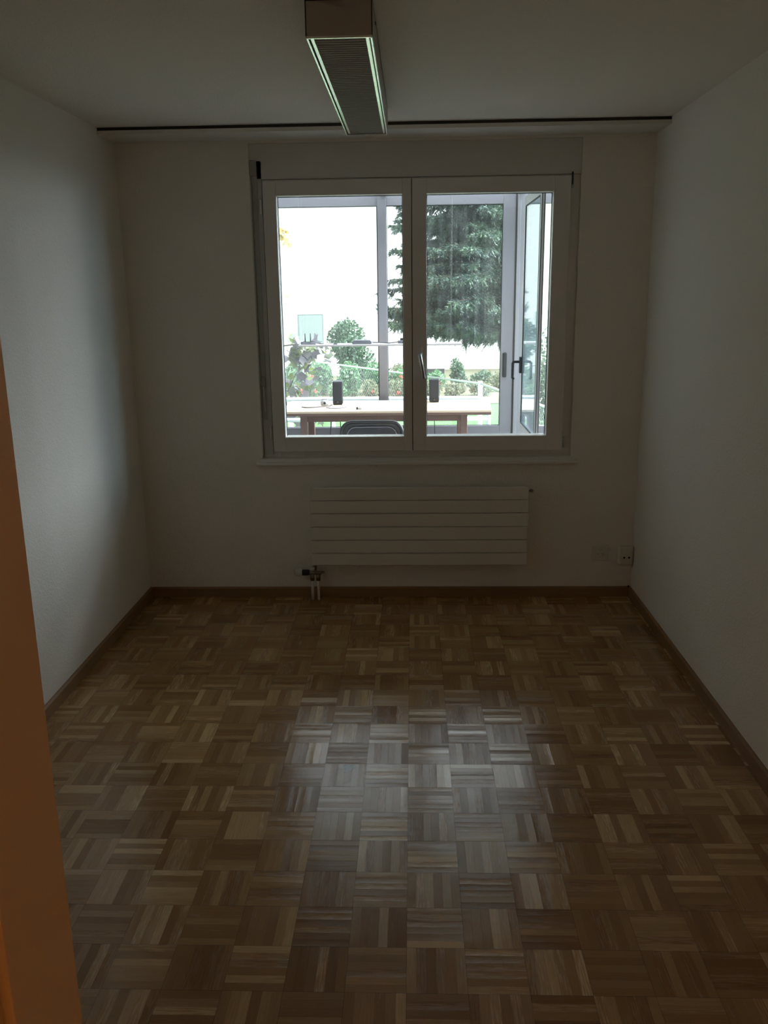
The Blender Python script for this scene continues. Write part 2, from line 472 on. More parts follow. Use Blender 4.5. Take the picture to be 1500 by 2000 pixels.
class MB:
    """collects shapes in world coordinates, becomes ONE mesh object"""
    def __init__(self):
        self.bm = bmesh.new()

    def box(self, x0, x1, y0, y1, z0, z1, bevel=0.0, seg=2, rot=None):
        bm = self.bm
        r = bmesh.ops.create_cube(bm, size=1.0)
        vs_ = r['verts']
        for v in vs_:
            v.co = Vector(((x0 + x1) / 2 + v.co.x * (x1 - x0), (y0 + y1) / 2 + v.co.y * (y1 - y0), (z0 + z1) / 2 + v.co.z * (z1 - z0)))
        if bevel > 0:
            es = list({e for v in vs_ for e in v.link_edges})
            rr = bmesh.ops.bevel(bm, geom=es, offset=bevel, segments=seg, profile=0.5, affect='EDGES')
            vs_ = [v for v in rr['verts']] + [v for v in vs_ if v.is_valid]
            vs_ = list(set(vs_))
        if rot is not None:
            piv, ang, axis = rot
            bmesh.ops.rotate(bm, verts=vs_, cent=Vector(piv), matrix=Matrix.Rotation(ang, 3, axis))
        return self

    def tube(self, pts, r, n=10, cap=True):
        bm = self.bm
        pts = [Vector(p) for p in pts]
        rs = r if isinstance(r, (list, tuple)) else [r] * len(pts)
        rings = []
        prev = None
        for i, p in enumerate(pts):
            if i == 0:
                t = pts[1] - p
            elif i == len(pts) - 1:
                t = p - pts[i - 1]
            else:
                t = (pts[i + 1] - p).normalized() + (p - pts[i - 1]).normalized()
            t.normalize()
            if prev is None:
                a = Vector((0, 0, 1)) if abs(t.z) < 0.9 else Vector((1, 0, 0))
                nn = t.cross(a).normalized()
            else:
                nn = (prev - t * prev.dot(t)).normalized()
            prev = nn
            bb = t.cross(nn)
            rings.append([bm.verts.new(p + (nn * math.cos(2 * math.pi * k / n) + bb * math.sin(2 * math.pi * k / n)) * rs[i]) for k in range(n)])
        for i in range(len(rings) - 1):
            for k in range(n):
                f = bm.faces.new((rings[i][k], rings[i][(k + 1) % n], rings[i + 1][(k + 1) % n], rings[i + 1][k]))
                f.smooth = True
        if cap:
            bm.faces.new(list(reversed(rings[0])))
            bm.faces.new(rings[-1])
        return self

    def lathe(self, prof, origin, axis='Z', n=28):
        """prof: list of (radius, distance along the axis)"""
        bm = self.bm
        o = Vector(origin)
        rings = []
        for r, h in prof:
            ring = []
            for k in range(n):
                c, s = math.cos(2 * math.pi * k / n) * max(r, 1e-4), math.sin(2 * math.pi * k / n) * max(r, 1e-4)
                v = {'Z': (c, s, h), 'X': (h, c, s), 'Y': (s, h, c)}[axis]
                ring.append(bm.verts.new(o + Vector(v)))
            rings.append(ring)
        for i in range(len(rings) - 1):
            for k in range(n):
                f = bm.faces.new((rings[i][k], rings[i][(k + 1) % n], rings[i + 1][(k + 1) % n], rings[i + 1][k]))
                f.smooth = True
        bm.faces.new(list(reversed(rings[0])))
        bm.faces.new(rings[-1])
        return self

    def prism(self, poly, axis, a, b):
        """poly: 2D outline; axis the extrusion axis from a to b"""
        bm = self.bm
        def mk(p, h):
            return {'X': (h, p[0], p[1]), 'Y': (p[0], h, p[1]), 'Z': (p[0], p[1], h)}[axis]
        v0 = [bm.verts.new(mk(p, a)) for p in poly]
        v1 = [bm.verts.new(mk(p, b)) for p in poly]
        n = len(poly)
        for k in range(n):
            bm.faces.new((v0[k], v0[(k + 1) % n], v1[(k + 1) % n], v1[k]))
        bm.faces.new(list(reversed(v0)))
        bm.faces.new(v1)
        return self

    def ring(self, x0, x1, z0, z1, wl, wr, wb, wt, y0, y1, bevel=0.003):
        """rectangular frame in an XZ plane, of four mitred-looking bars"""
        self.box(x0, x0 + wl, y0, y1, z0, z1, bevel)
        self.box(x1 - wr, x1, y0, y1, z0, z1, bevel)
        self.box(x0 + wl - .002, x1 - wr + .002, y0, y1, z0, z0 + wb, bevel)
        self.box(x0 + wl - .002, x1 - wr + .002, y0, y1, z1 - wt, z1, bevel)
        return self

    def xf(self, piv, ang, axis='Z'):
        bmesh.ops.rotate(self.bm, verts=self.bm.verts[:], cent=Vector(piv), matrix=Matrix.Rotation(ang, 3, axis))
        return self

    def build(self, name, material, parent=None):
        bmesh.ops.recalc_face_normals(self.bm, faces=self.bm.faces[:])
        me = bpy.data.meshes.new(name)
        return self._link(name, me, material, parent)

    def _link(self, name, me, material, parent):
        off = WORLD_LOC.get(parent.name, Vector()) if parent else None
        if parent is None:
            xs = [v.co for v in self.bm.verts]
            lo = Vector((min(c.x for c in xs), min(c.y for c in xs), min(c.z for c in xs)))
            hi = Vector((max(c.x for c in xs), max(c.y for c in xs), max(c.z for c in xs)))
            off = Vector(((lo.x + hi.x) / 2, (lo.y + hi.y) / 2, lo.z)) if name not in KEEP_ORIGIN else Vector()
        bmesh.ops.translate(self.bm, verts=self.bm.verts[:], vec=-off)
        self.bm.to_mesh(me)
        self.bm.free()
        me.materials.append(material)
        o = bpy.data.objects.new(name, me)
        COL.objects.link(o)
        if parent:
            o.parent = parent
            WORLD_LOC[o.name] = off
        else:
            o.location = off
            WORLD_LOC[o.name] = off
        return o


KEEP_ORIGIN = {'floor', 'lawn'}


def np_mesh(name, verts, faces, material, parent=None, smooth=False):
    off = WORLD_LOC.get(parent.name, Vector()) if parent else Vector()
    v = np.asarray(verts, dtype=np.float64) - np.array(off)
    me = bpy.data.meshes.new(name)
    faces = np.asarray(faces, dtype=np.int64)
    nf, k = faces.shape
    me.vertices.add(len(v))
    me.vertices.foreach_set('co', v.astype(np.float32).ravel())
    me.loops.add(nf * k)
    me.loops.foreach_set('vertex_index', faces.astype(np.int32).ravel())
    me.polygons.add(nf)
    me.polygons.foreach_set('loop_start', np.arange(0, nf * k, k, dtype=np.int32))
    me.update(calc_edges=True)
    me.validate()
    me.materials.append(material)
    o = bpy.data.objects.new(name, me)
    COL.objects.link(o)
    if parent:
        o.parent = parent
    WORLD_LOC[o.name] = off
    return o


def tag(o, label, cat, group=None):
    o['label'] = label
    o['category'] = cat
    if group:
        o['group'] = group
    return o


def struct(o):
    o['kind'] = 'structure'
    return o


def thing(name, loc, label=None, cat=None, group=None):
    o = bpy.data.objects.new(name, None)
    o.empty_display_size = 0.05
    o.location = loc
    COL.objects.link(o)
    WORLD_LOC[o.name] = Vector(loc)
    if label:
        tag(o, label, cat, group)
    return o


# ------------------------------------------------------------------ room shell
XL, XR, D, H = -1.472, 1.188, 4.523, 2.40
YF0, YF1 = 0.58, 0.70            # the wall with the door we look through
WO = 4.72                        # outer face of the window wall
NX0, NX1, NZ0, NZ1 = -0.808, 0.832, 0.768, 2.356     # window niche

struct(MB().box(-2.2, 1.9, -1.7, WO, -.12, 0).build('floor', M['floor']))
struct(MB().box(-2.2, 1.9, -1.7, WO, H, H + .15).build('ceiling', M['ceiling']))
b = MB()
b.box(XL - .15, NX0, D, WO, 0, H).box(NX1, XR + .15, D, WO, 0, H).box(NX0, NX1, D, WO, 0, NZ0).box(NX0, NX1, D, WO, NZ1, H)
struct(b.build('wall_back', M['plaster']))
struct(MB().box(XL - .15, XL, YF1, D, 0, H).build('wall_left', M['plaster']))
struct(MB().box(XR, XR + .15, YF1, D, 0, H).build('wall_right', M['plaster']))
DX0, DX1, DZ = -0.333, 0.467, 2.02
b = MB()
b.box(-2.2, DX0 - .012, YF0 + .006, YF1 - .006, 0, H).box(DX1 + .012, 1.9, YF0 + .006, YF1 - .006, 0, H).box(DX0 - .012, DX1 + .012, YF0 + .006, YF1 - .006, DZ + .012, H)
struct(b.build('wall_front', M['frontwall']))
# hall behind the camera
struct(MB().box(-2.3, -2.2, -1.7, YF0, 0, H).build('wall_hall_left', M['frontwall']))
struct(MB().box(1.9, 2.0, -1.7, YF0, 0, H).build('wall_hall_right', M['frontwall']))
struct(MB().box(-2.3, 2.0, -1.8, -1.7, 0, H).build('wall_hall_rear', M['frontwall']))
# door frame lining the opening
dr = struct(thing('door_1', (DX0, YF0, 0)))
MB().box(DX0 - .012, DX0, YF0, YF1, 0, DZ, .002).build('door_jamb', M['jamb'], dr)
MB().box(DX1, DX1 + .012, YF0, YF1, 0, DZ, .002).build('door_jamb', M['jamb'], dr)
MB().box(DX0 - .012, DX1 + .012, YF0, YF1, DZ, DZ + .012, .002).build('door_head', M['jamb'], dr)
b = MB()
b.box(DX0 - .07, DX0 - .010, YF0 - .014, YF0 + .006, 0, DZ + .06, .003).box(DX1 + .010, DX1 + .07, YF0 - .014, YF0 + .006, 0, DZ + .06, .003)
b.box(DX0 - .012, DX1 + .012, YF0 - .014, YF0 + .006, DZ + .010, DZ + .06, .003)
b.build('door_casing', M['jamb'], dr)

BH, BT = 0.058, 0.012
def skirting(name, poly_axis, a, bb, pos, side, material):
    # flat board with an eased upper edge
    s = side
    prof = [(pos, 0), (pos + s * BT, 0), (pos + s * BT, BH - .008), (pos + s * (BT - .006), BH), (pos, BH)]
    return struct(MB().prism(prof, poly_axis, a, bb).build(name, material))
skirting('baseboard_left', 'Y', YF1, D, XL, 1, M['base_y'])
skirting('baseboard_right', 'Y', YF1, D, XR, -1, M['base_y'])
skirting('baseboard_back', 'X', XL + BT, XR - BT, D, -1, M['base'])

# curtain board along the window wall, with the dark track gap at its top front edge
YC = D - .2356
b = MB().box(XL, XR, YC, D, 2.3678, 2.386, .002).box(XL, XR, YC + .03, D, 2.384, H)
struct(b.build('trim_1', M['board']))
struct(MB().box(XL, XR, YC + .006, YC + .028, 2.386, H).build('trim_2', M['track']))

# ------------------------------------------------------------------ window of the room
win = struct(thing('window_1', (.012, D, NZ0)))
YS = D - .004                   # room face of the sashes
b = MB()
b.box(NX0, NX1, D + .012, D + .05, 2.19, NZ1, .002)
b.build('shutter_box_panel', M['shutterbox'], win)
b = MB().ring(NX0 + .0, NX1, .775, 2.192, .10, .10, .075, .05, D + .024, D + .10, .003)
b.box(-.035, .031, D + .052, D + .10, .84, 2.15, .003)
b.build('window_frame', M['white'], win)
SZ0, SZ1 = .818, 2.183
def sash(x0, x1, gx0, gx1, gz0, gz1):
    s = MB().ring(x0, x1, SZ0, SZ1, gx0 - x0, x1 - gx1, gz0 - SZ0, SZ1 - gz1, YS, D + .070, .004).build('sash', M['white'], win)
    g = .006
    MB().box(gx0 - .001, gx0 + .003, D + .044, D + .048, gz0, gz1).box(gx1 - .003, gx1 + .001, D + .044, D + .048, gz0, gz1).box(gx0, gx1, D + .044, D + .048, gz1 - .003, gz1 + .001).build('gasket', M['gasket'], s)
    MB().box(gx0 - .008, gx1 + .008, D + .050, D + .056, gz0 - .008, gz1 + .008).build('pane', M['glass'], s)
    return s
s1 = sash(-.746, -.0045, -.678, -.049, .897, 2.109)
s2 = sash(-.001, .783, .072, .698, .897, 2.109)
MB().box(-.0048, -.0008, YS + .012, D + .03, SZ0 + .002, SZ1).build('sash_seal', M['gasket'], win)
# lever handle on the right sash
MB().box(.022, .050, YS - .009, YS + .001, 1.285, 1.365, .004).build('handle_plate', M['thermo'], s2)
hd = MB().lathe([(.011, -.008), (.0125, -.009), (.0125, -.013), (.009, -.015)], (.036, YS, 1.325), 'Y', 20)
hd.tube([(.036, YS - .006, 1.325), (.036, YS - .042, 1.325), (.037, YS - .05, 1.318), (.040, YS - .052, 1.300), (.058, YS - .052, 1.205)], [.008, .008, .009, .009, .0075], 12)
hd.build('handle', M['steel'], s2)
# hinges
for hx, hz in ((-.757, 2.06), (-.757, .92)):
    MB().tube([(hx, YS + .010, hz - .035), (hx, YS + .010, hz + .035)], .006, 10).build('hinge', M['thermo'], s1)
for hx, hz in ((.790, 2.155), (.794, .86)):
    MB().tube([(hx, YS + .010, hz - .03), (hx, YS + .010, hz + .03)], .006, 10).build('hinge', M['channel'], s2)
MB().box(.786, .792, YS + .004, YS + .016, 2.14, 2.20).build('hinge_pin', M['gasket'], s2)
b = MB().box(-.84, .868, D - .032, D + .03, .748, .765, .004)
b.box(-.822, .85, D - .016, D + .03, .763, .784, .003)
b.build('window_sill', M['white'], win)
# exterior sill sheet and the blind box on the loggia side
MB().box(NX0, NX1, D + .10, WO + .03, .742, .775, .003).build('outer_sill', M['framelight'], win)

# strap of the roller shutter in its channel left of the sash
st = thing('roller_shutter_strap', (-.785, D, .80), 'grey roller shutter strap in a recessed channel beside the left window sash', 'shutter strap')
b = MB().box(-.808, -.8025, D + .001, D + .024, .80, 2.275).box(-.766, -.750, D + .010, D + .024, .80, 2.19).box(-.808, -.750, D + .012, D + .024, .80, 2.275)
b.build('channel', M['channel'], st)
MB().box(-.798, -.772, D + .0095, D + .011, .99, 2.21, .0004).build('strap', M['strapgrey'], st)
b = MB().box(-.806, -.770, D - .004, D + .015, 2.205, 2.276, .003)
b.build('strap_guide', M['guidegrey'], st)
b = MB().box(-.800, -.774, D - .002, D + .016, 1.165, 1.215, .004)
b.build('strap_clip', M['guidegrey'], st)
MB().tube([(-.786, D + .002, 1.17), (-.784, D - .001, 1.10), (-.782, D + .001, 1.03)], .0022, 6).build('pull_cord', M['thermo'], st)

# ------------------------------------------------------------------ ceiling light
lt = thing('ceiling_light', (-.195, 3.27, 2.30), 'long white fluorescent ceiling light with a grey cross-blade louver', 'ceiling light')
LX0, LX1, LY0, LY1, LZ = -.285, -.104, 2.551, 4.008, 2.30
b = MB()
b.box(LX0, LX0 + .003, LY0, LY1, LZ, H).box(LX1 - .003, LX1, LY0, LY1, LZ, H)
b.box(LX0, LX1, LY0, LY0 + .004, LZ + .002, H).box(LX0, LX1, LY1 - .004, LY1, LZ + .002, H).box(LX0, LX1, LY0, LY1, H - .012, H)
b.build('housing', M['lampwhite'], lt)
for xa in (LX0 + .001, LX1 - .0065):
    MB().box(xa, xa + .0055, LY0, LY1, LZ - .003, LZ + .001, .001).build('edge_strip', M['alu'], lt)
for xa, sg in ((LX0 + .0105, 1), (LX1 - .0205, -1)):
    MB().box(xa, xa + .010, LY0 + .004, LY1 - .004, LZ + .001, LZ + .012, .0012, rot=((xa + .005, 3.2, LZ + .004), sg * .12, 'Y')).build('side_reflector', M['alu'], lt)
MB().box(LX0 + .001, LX1 - .001, LY0 - .001, LY0 + .006, LZ - .003, LZ + .003, .001).build('end_strip', M['alu'], lt)
MB().box(LX0 + .001, LX1 - .001, LY1 - .006, LY1 + .001, LZ - .003, LZ + .003, .001).build('end_strip', M['lampwhite'], lt)
b = MB()
ny = 64
for k in range(ny):
    yy = LY0 + .012 + (LY1 - LY0 - .024) * k / (ny - 1)
    b.prism([(yy - .0012, LZ + .004), (yy + .0012, LZ + .004), (yy + .006, LZ + .034), (yy - .006, LZ + .034)], 'X', LX0 + .021, LX1 - .021)
b.build('louver', M['louver'], lt)
MB().box(LX0 + .02, LX1 - .02, LY0 + .006, LY1 - .006, LZ + .036, LZ + .040).build('inner_reflector', M['louver'], lt)
MB().tube([(-.195, LY0 + .02, LZ + .058), (-.195, LY1 - .02, LZ + .058)], .013, 14).build('fluorescent_tube', M['tube'], lt)
MB().lathe([(.004, 0), (.005, .001), (.004, .003)], (LX1 + .0, LY0 + .16, 2.375), 'X', 12).build('screw', M['darkslot'], lt)

# ------------------------------------------------------------------ radiator with its valve
YR = D - .085
rd = thing('radiator', (.03, D - .05, .19), 'white flat radiator of six horizontal tubes under the window', 'radiator')
RX0, RX1 = -.553, .607
rz = [.638, .567, .4955, .4215, .348, .275, .206]
for k in range(6):
    MB().box(RX0 + (.0 if k else .006), RX1, YR, YR + .012, rz[k + 1] + .0016, rz[k] - .0016, .003, 3).build('tube', M['radiator'], rd)
for xa in (RX0 + .015, RX1 - .045):
    MB().box(xa, xa + .03, YR + .011, YR + .05, rz[6] + .004, rz[0] - .004, .006).build('header', M['radiator'], rd)
MB().box(RX0 + .05, RX1 - .05, YR + .0125, YR + .022, rz[6] + .01, rz[0] - .012).build('heat_fins', M['radiator'], rd)
for xa in (-.30, .33):
    MB().box(xa, xa + .03, YR + .02, D + .001, .25, .60, .002).build('wall_bracket', M['radiator'], rd)
MB().lathe([(.007, -.004), (.009, .0), (.009, .010), (.006, .014)], (RX1 + .012, YR + .03, .610), 'X', 16).tube([(RX1 - .02, YR + .03, .610), (RX1 + .014, YR + .03, .610)], .005, 8).build('air_vent', M['brass'], rd)
YV = D - .055
vl = thing('radiator_valve', (-.54, YV, 0), 'thermostat valve with a white head and two short pipes at the radiator corner', 'thermostat valve')
h_ = MB().lathe([(.012, 0), (.0195, .001), (.0205, .006), (.0205, .020), (.0195, .040), (.017, .041)], (-.651, YV, .160), 'X', 30)
for k in range(15):
    a = 2 * math.pi * k / 15
    h_.tube([(-.648, YV + .0205 * math.cos(a), .160 + .0205 * math.sin(a)), (-.624, YV + .0205 * math.cos(a), .160 + .0205 * math.sin(a))], .0018, 6)
th = h_.build('thermostat_head', M['thermo'], vl)
MB().lathe([(.010, 0), (.015, .001), (.015, .002), (.010, .003)], (-.653, YV, .160), 'X', 24).build('end_cap', M['blackpl'], th)
MB().lathe([(.0155, 0), (.0165, .003), (.0165, .030), (.0135, .036), (.0135, .040)], (-.611, YV, .158), 'X', 24).build('collar', M['blackpl'], vl)
b = MB().lathe([(.009, 0), (.011, .004), (.011, .062), (.008, .066)], (-.571, YV, .156), 'X', 6)
b.tube([(-.556, YV, .150), (-.556, YV, .112)], .0125, 6).tube([(-.523, YV, .150), (-.523, YV, .112)], .0125, 6)
b.tube([(-.54, YV, .150), (-.54, YV, .185)], .010, 12)
b.tube([(-.54, YV, .175), (-.538, YV, .213)], .011, 12)
b.tube([(-.515, YV, .160), (-.488, YV, .160)], [.008, .006], 8)
b.build('valve_body', M['brass'], vl)
MB().lathe([(.0115, 0), (.0125, .002), (.0125, .014), (.010, .016)], (-.552, YV - .006, .175), 'Z', 16).build('lockshield_cap', M['thermo'], vl)
for xa in (-.556, -.523):
    MB().tube([(xa, YV, .118), (xa - .001, YV, 0.0)], .0078, 14).build('pipe', M['pipe'], vl)

# ------------------------------------------------------------------ sockets
so = thing('wall_socket', (1.013, D, .248), 'flush cream wall socket with small holes low on the window wall', 'wall socket')
MB().box(.968, 1.058, D - .006, D + .001, .206, .292, .004).build('cover_plate', M['socket'], so)
MB().lathe([(.026, 0), (.026, -.0015), (.024, -.002)], (1.013, D - .006, .250), 'Y', 6).build('insert', M['socket'], so)
b = MB()
for k in range(3):
    a = math.pi / 2 + 2 * math.pi * k / 3
    cx, cz = 1.013 + .0135 * math.cos(a), .252 + .0135 * math.sin(a)
    for dx, dz in ((-.0045, .002), (.0045, .002), (0, -.0035)):
        b.lathe([(.0017, -.0003), (.0017, .004)], (cx + dx, D - .0085, cz + dz), 'Y', 8)
b.build('contact_holes', M['hole'], so)
sb = thing('connection_box', (1.15, D, .24), 'surface mounted cream box with two round holes in the right corner', 'connection box')
MB().box(1.108, 1.184, D - .042, D + .001, .190, .293, .010, 3).build('box_body', M['socket'], sb)
MB().box(1.116, 1.176, D - .0455, D - .040, .198, .285, .004).build('front_plate', M['socket'], sb)
for xa in (1.134, 1.160):
    MB().lathe([(.0058, -.0005), (.0058, .006)], (xa, D - .046, .2345), 'Y', 16).build('hole', M['hole'], sb)
tag(MB().lathe([(.004, 0), (.005, .003), (.003, .010)], (1.172, D - .018, .0575), 'Z', 10).build('cable_stub', M['hole']), 'tiny dark cable stub on the baseboard in the right corner', 'cable stub')

# ------------------------------------------------------------------ loggia (glazed balcony)
YL = 7.50
BX0, BX1 = -1.52, 2.70
struct(MB().box(BX0 - .2, BX1 + .2, WO, YL + .35, -.20, -.02).build('floor_balcony', M['concrete']))
SY0, SY1 = 7.15, 7.36             # depth of the hanging shelf
YG = 6.30                        # unseen outer roof, glazed to bring light to left wall and floor reflection
struct(MB().box(BX0 - .2, BX1 + .2, WO, YG, 2.42, 2.62).build('ceiling_balcony', M['balcwhite']))
w6 = struct(thing('added_roof_window', (.6, YG, 2.42)))
b = MB().box(BX0 - .15, BX1 + .06, YL, YL + .06, 2.42, 2.48, .003).box(BX0 - .15, BX1 + .06, YG, YG + .05, 2.42, 2.50, .003)
for xa in (BX0 - .15, -.26, .87, 1.80, BX1):
    b.box(xa, xa + .05, YG + .05, YL, 2.42, 2.47, .003)
b.box(BX0, BX1, SY0 - .01, SY1 + .01, 2.405, 2.424, .003)      # purlin that carries the shelf wires
b.build('roof_bars', M['frame'], w6)
MB().box(BX0 - .15, BX1 + .06, YG + .04, YL + .08, 2.475, 2.483).build('added_roof_pane', M['dirty'], w6)
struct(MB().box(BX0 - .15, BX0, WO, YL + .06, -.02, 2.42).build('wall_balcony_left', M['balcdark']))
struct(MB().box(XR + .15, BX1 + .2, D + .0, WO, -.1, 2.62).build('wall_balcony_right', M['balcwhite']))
struct(MB().box(BX0, BX1, YL, YL + .06, -.02, .43).build('wall_balcony_parapet', M['frame']))
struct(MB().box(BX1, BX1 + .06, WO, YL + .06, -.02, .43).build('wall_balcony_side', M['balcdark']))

w2 = struct(thing('window_2', (-.95, YL, .43)))
b = MB()
b.box(BX0, -.22, YL, YL + .06, 2.338, 2.42, .003).box(BX0, -.22, YL, YL + .06, .43, .50, .003)
b.box(BX0, BX0 + .06, YL, YL + .06, .50, 2.338, .003)
b.build('outer_frame', M['frame'], w2)
MB().box(-.290, -.214, YL - .012, YL + .06, .43, 2.42, .003).build('mullion', M['frame'], w2)
MB().box(-.2985, -.290, YL + .02, YL + .04, .50, 2.338).build('gasket', M['gasket'], w2)
MB().ring(BX0 + .06, -.290, .50, 2.338, .004, .004, .004, .004, YL + .018, YL + .024, 0).build('gasket', M['gasket'], w2)
MB().box(BX0 + .055, -.285, YL + .026, YL + .032, .495, 2.343).build('pane', M['dirty'], w2)

d2 = struct(thing('door_2', (.27, YL, .43)))
b = MB()
b.box(-.214, .75, YL - .008, YL + .05, 2.338, 2.42, .003).box(-.214, .75, YL - .008, YL + .05, .43, .508, .003).box(.75, .852, YL - .008, YL + .05, .43, 2.42, .003)
b.build('panel_frame', M['frame'], d2)
MB().ring(-.214, .75, .508, 2.338, .004, .005, .005, .006, YL + .008, YL + .013, 0).build('gasket', M['gasket'], d2)
MB().box(-.21, .755, YL + .016, YL + .022, .503, 2.343).build('pane', M['dirty'], d2)
b = MB().box(.768, .802, YL - .020, YL - .006, .925, 1.135, .010, 4)
hh = b.build('flush_pull', M['handle'], d2)

w3 = struct(thing('window_3', (1.8, YL, .43)))
MB().box(.853, .866, YL - .002, YL + .05, .43, 2.42).build('dark_joint', M['darkslot'], w3)  # dark strip filling the seam between door panel and corner post
b = MB().box(.866, .895, YL - .02, YL + .06, .43, 2.42, .003).box(.895, .945, YL - .005, YL + .06, .43, 2.42, .003)
b.build('corner_post', M['framelight'], w3)
b = MB().box(.945, BX1, YL, YL + .06, 2.338, 2.42, .003).box(.945, BX1, YL, YL + .06, .43, .50, .003).box(1.80, 1.87, YL, YL + .06, .50, 2.338, .003)
b.build('outer_frame', M['frame'], w3)
for xa, xb in ((.945, 1.80), (1.87, BX1)):
    MB().box(xa - .004, xb + .004, YL + .026, YL + .032, .495, 2.343).build('pane', M['dirty'], w3)

w4 = struct(thing('window_4', (BX1, 6.1, .43)))
b = MB()
b.box(BX1, BX1 + .06, WO, YL + .06, 2.338, 2.42, .003).box(BX1, BX1 + .06, WO, YL + .06, .43, .50, .003)
for ya in (WO, 6.08, YL):
    b.box(BX1, BX1 + .06, ya, ya + .06, .50, 2.338, .003)
b.build('outer_frame', M['frame'], w4)
for ya, yb in ((WO + .06, 6.08), (6.14, YL)):
    MB().box(BX1 + .026, BX1 + .032, ya - .004, yb + .004, .495, 2.343).build('pane', M['dirty'], w4)

# open outer casement at the right of the room window, swung out at about a right angle
w5 = struct(thing('window_5', (.70, 4.74, .785)))
LW = .665
ang = math.radians(89.6)
piv = (.687, 4.75, 1.4)
def leaf(mb):                    # drawn shut along -X from the hinge, then swung outwards
    return mb.xf(piv, -ang)
lx0, lx1 = piv[0] - LW, piv[0]
FY = 4.735                       # face that looks into the room when shut
lf = leaf(MB().ring(lx0, lx1, .785, 2.175, .050, .045, .060, .055, FY, FY + .022, .002)).build('casement_frame', M['casement'], w5)
leaf(MB().ring(lx0 + .046, lx1 - .041, .841, 2.124, .007, .007, .006, .006, FY - .001, FY + .006, 0)).build('gasket', M['gasket'], lf)
leaf(MB().box(lx1 - .002, lx1 + .003, FY + .001, FY + .005, .79, 2.17).box(lx1 - .002, lx1 + .003, FY + .016, FY + .020, .79, 2.17)).build('edge_seal', M['gasket'], lf)
leaf(MB().box(lx0 + .048, lx1 - .043, FY + .003, FY + .007, .843, 2.122).box(lx0 + .048, lx1 - .043, FY + .015, FY + .019, .843, 2.122)).build('pane', M['hazy'], lf)
hm = MB().box(lx0 + .012, lx0 + .042, FY - .013, FY + .001, 1.145, 1.245, .004)
hm.tube([(lx0 + .027, FY - .007, 1.215), (lx0 + .027, FY - .045, 1.215), (lx0 + .027, FY - .053, 1.205), (lx0 + .027, FY - .053, 1.12), (lx0 + .027, FY - .045, 1.108)], .0085, 10)
leaf(hm).build('handle', M['handle'], lf)
for zz in (.80, 2.165):
    MB().tube([(.683, 4.738, zz), (.712, 4.722, zz)], .007, 8).tube([(.712, 4.722, zz - .02), (.712, 4.722, zz + .02)], .007, 8).build('hinge', M['framelight'], w5)
MB().box(.708, .832, 4.700, 4.722, .775, .80, .002).box(.708, .832, 4.700, 4.722, 2.16, 2.19, .002).build('hinge_rail', M['framelight'], w5)

# ------------------------------------------------------------------ table with what lies on it
tb = thing('wooden_table', (-.21, 7.0, -.02), 'long wooden table with a pale top and reddish legs on the glazed balcony', 'table')
TX0, TX1, TY0, TY1 = -1.045, .607, 6.68, 7.37
MB().box(TX0, TX1, TY0, TY1, .732, .750, .003).build('table_top', M['tabletop'], tb)
b = MB().box(TX0 + .001, TX1 - .001, TY0 + .001, TY0 + .03, .712, .733, .002).box(TX0 + .001, TX1 - .001, TY1 - .03, TY1 - .001, .712, .733, .002)
b.box(TX0 + .001, TX0 + .03, TY0 + .03, TY1 - .03, .712, .733, .002).box(TX1 - .03, TX1 - .001, TY0 + .03, TY1 - .03, .712, .733, .002)
b.build('edge_moulding', M['tableedge'], tb)
lgx = (-.866, .399)
for xa in lgx:
    for ya in (6.78, 7.28):
        MB().box(xa - .027, xa + .027, ya - .027, ya + .027, -.02, .732, .004).build('leg', M['tableedge'], tb)
for ya in (6.78, 7.28):
    MB().box(lgx[0] + .02, lgx[1] - .02, ya - .012, ya + .012, .655, .732, .002).build('apron', M['tableedge'], tb)
for xa in lgx:
    MB().box(xa - .012, xa + .012, 6.80, 7.26, .655, .732, .002).build('apron', M['tableedge'], tb)

def speaker(x, y, hgt, rz, label):
    t = thing('desktop_speaker', (x, y, .75), label, 'speaker', 'black desktop speakers on the balcony table')
    w, dp = .084, .10
    rt = ((x, y, 0), rz, 'Z')
    MB().box(x - w / 2, x + w / 2, y - dp / 2, y + dp / 2, .757, .75 + hgt, .008, 3, rot=rt).build('cabinet', M['speaker'], t)
    MB().box(x - w / 2 + .006, x + w / 2 - .006, y - dp / 2 - .006, y - dp / 2 + .002, .782, .75 + hgt - .008, .004, 3, rot=rt).build('grille', M['grille'], t)
    MB().prism([(x - .036, y - .045), (x + .036, y - .045), (x + .030, y + .045), (x - .030, y + .045)], 'Z', .75, .758).build('foot', M['speaker'], t)
    MB().lathe([(.005, 0), (.005, -.008), (.004, -.010)], (x, y - dp / 2 - .001, .773), 'Y', 12).build('knob', M['greybox'], t)
speaker(-.622, 7.13, .193, .06, 'black desktop speaker on the table in front of the flower bed, beside the round gadget')
speaker(.178, 7.24, .191, -.05, 'black desktop speaker on the table just right of the window handle')

gd = thing('webcam', (-.728, 7.07, .75), 'small round white webcam lying on the table beside the left speaker', 'webcam')
MB().lathe([(.020, 0), (.030, .002), (.034, .012), (.034, .030), (.030, .040), (.012, .046), (0.0, .047)], (-.728, 7.07, .75), 'Z', 24).build('body', M['gadget'], gd)
MB().lathe([(.010, 0), (.010, -.006), (.007, -.008)], (-.724, 7.037, .772), 'Y', 16).build('lens', M['blackpl'], gd)
MB().box(-.752, -.704, 7.055, 7.085, .794, .806, .004).build('clip', M['gadget'], gd)

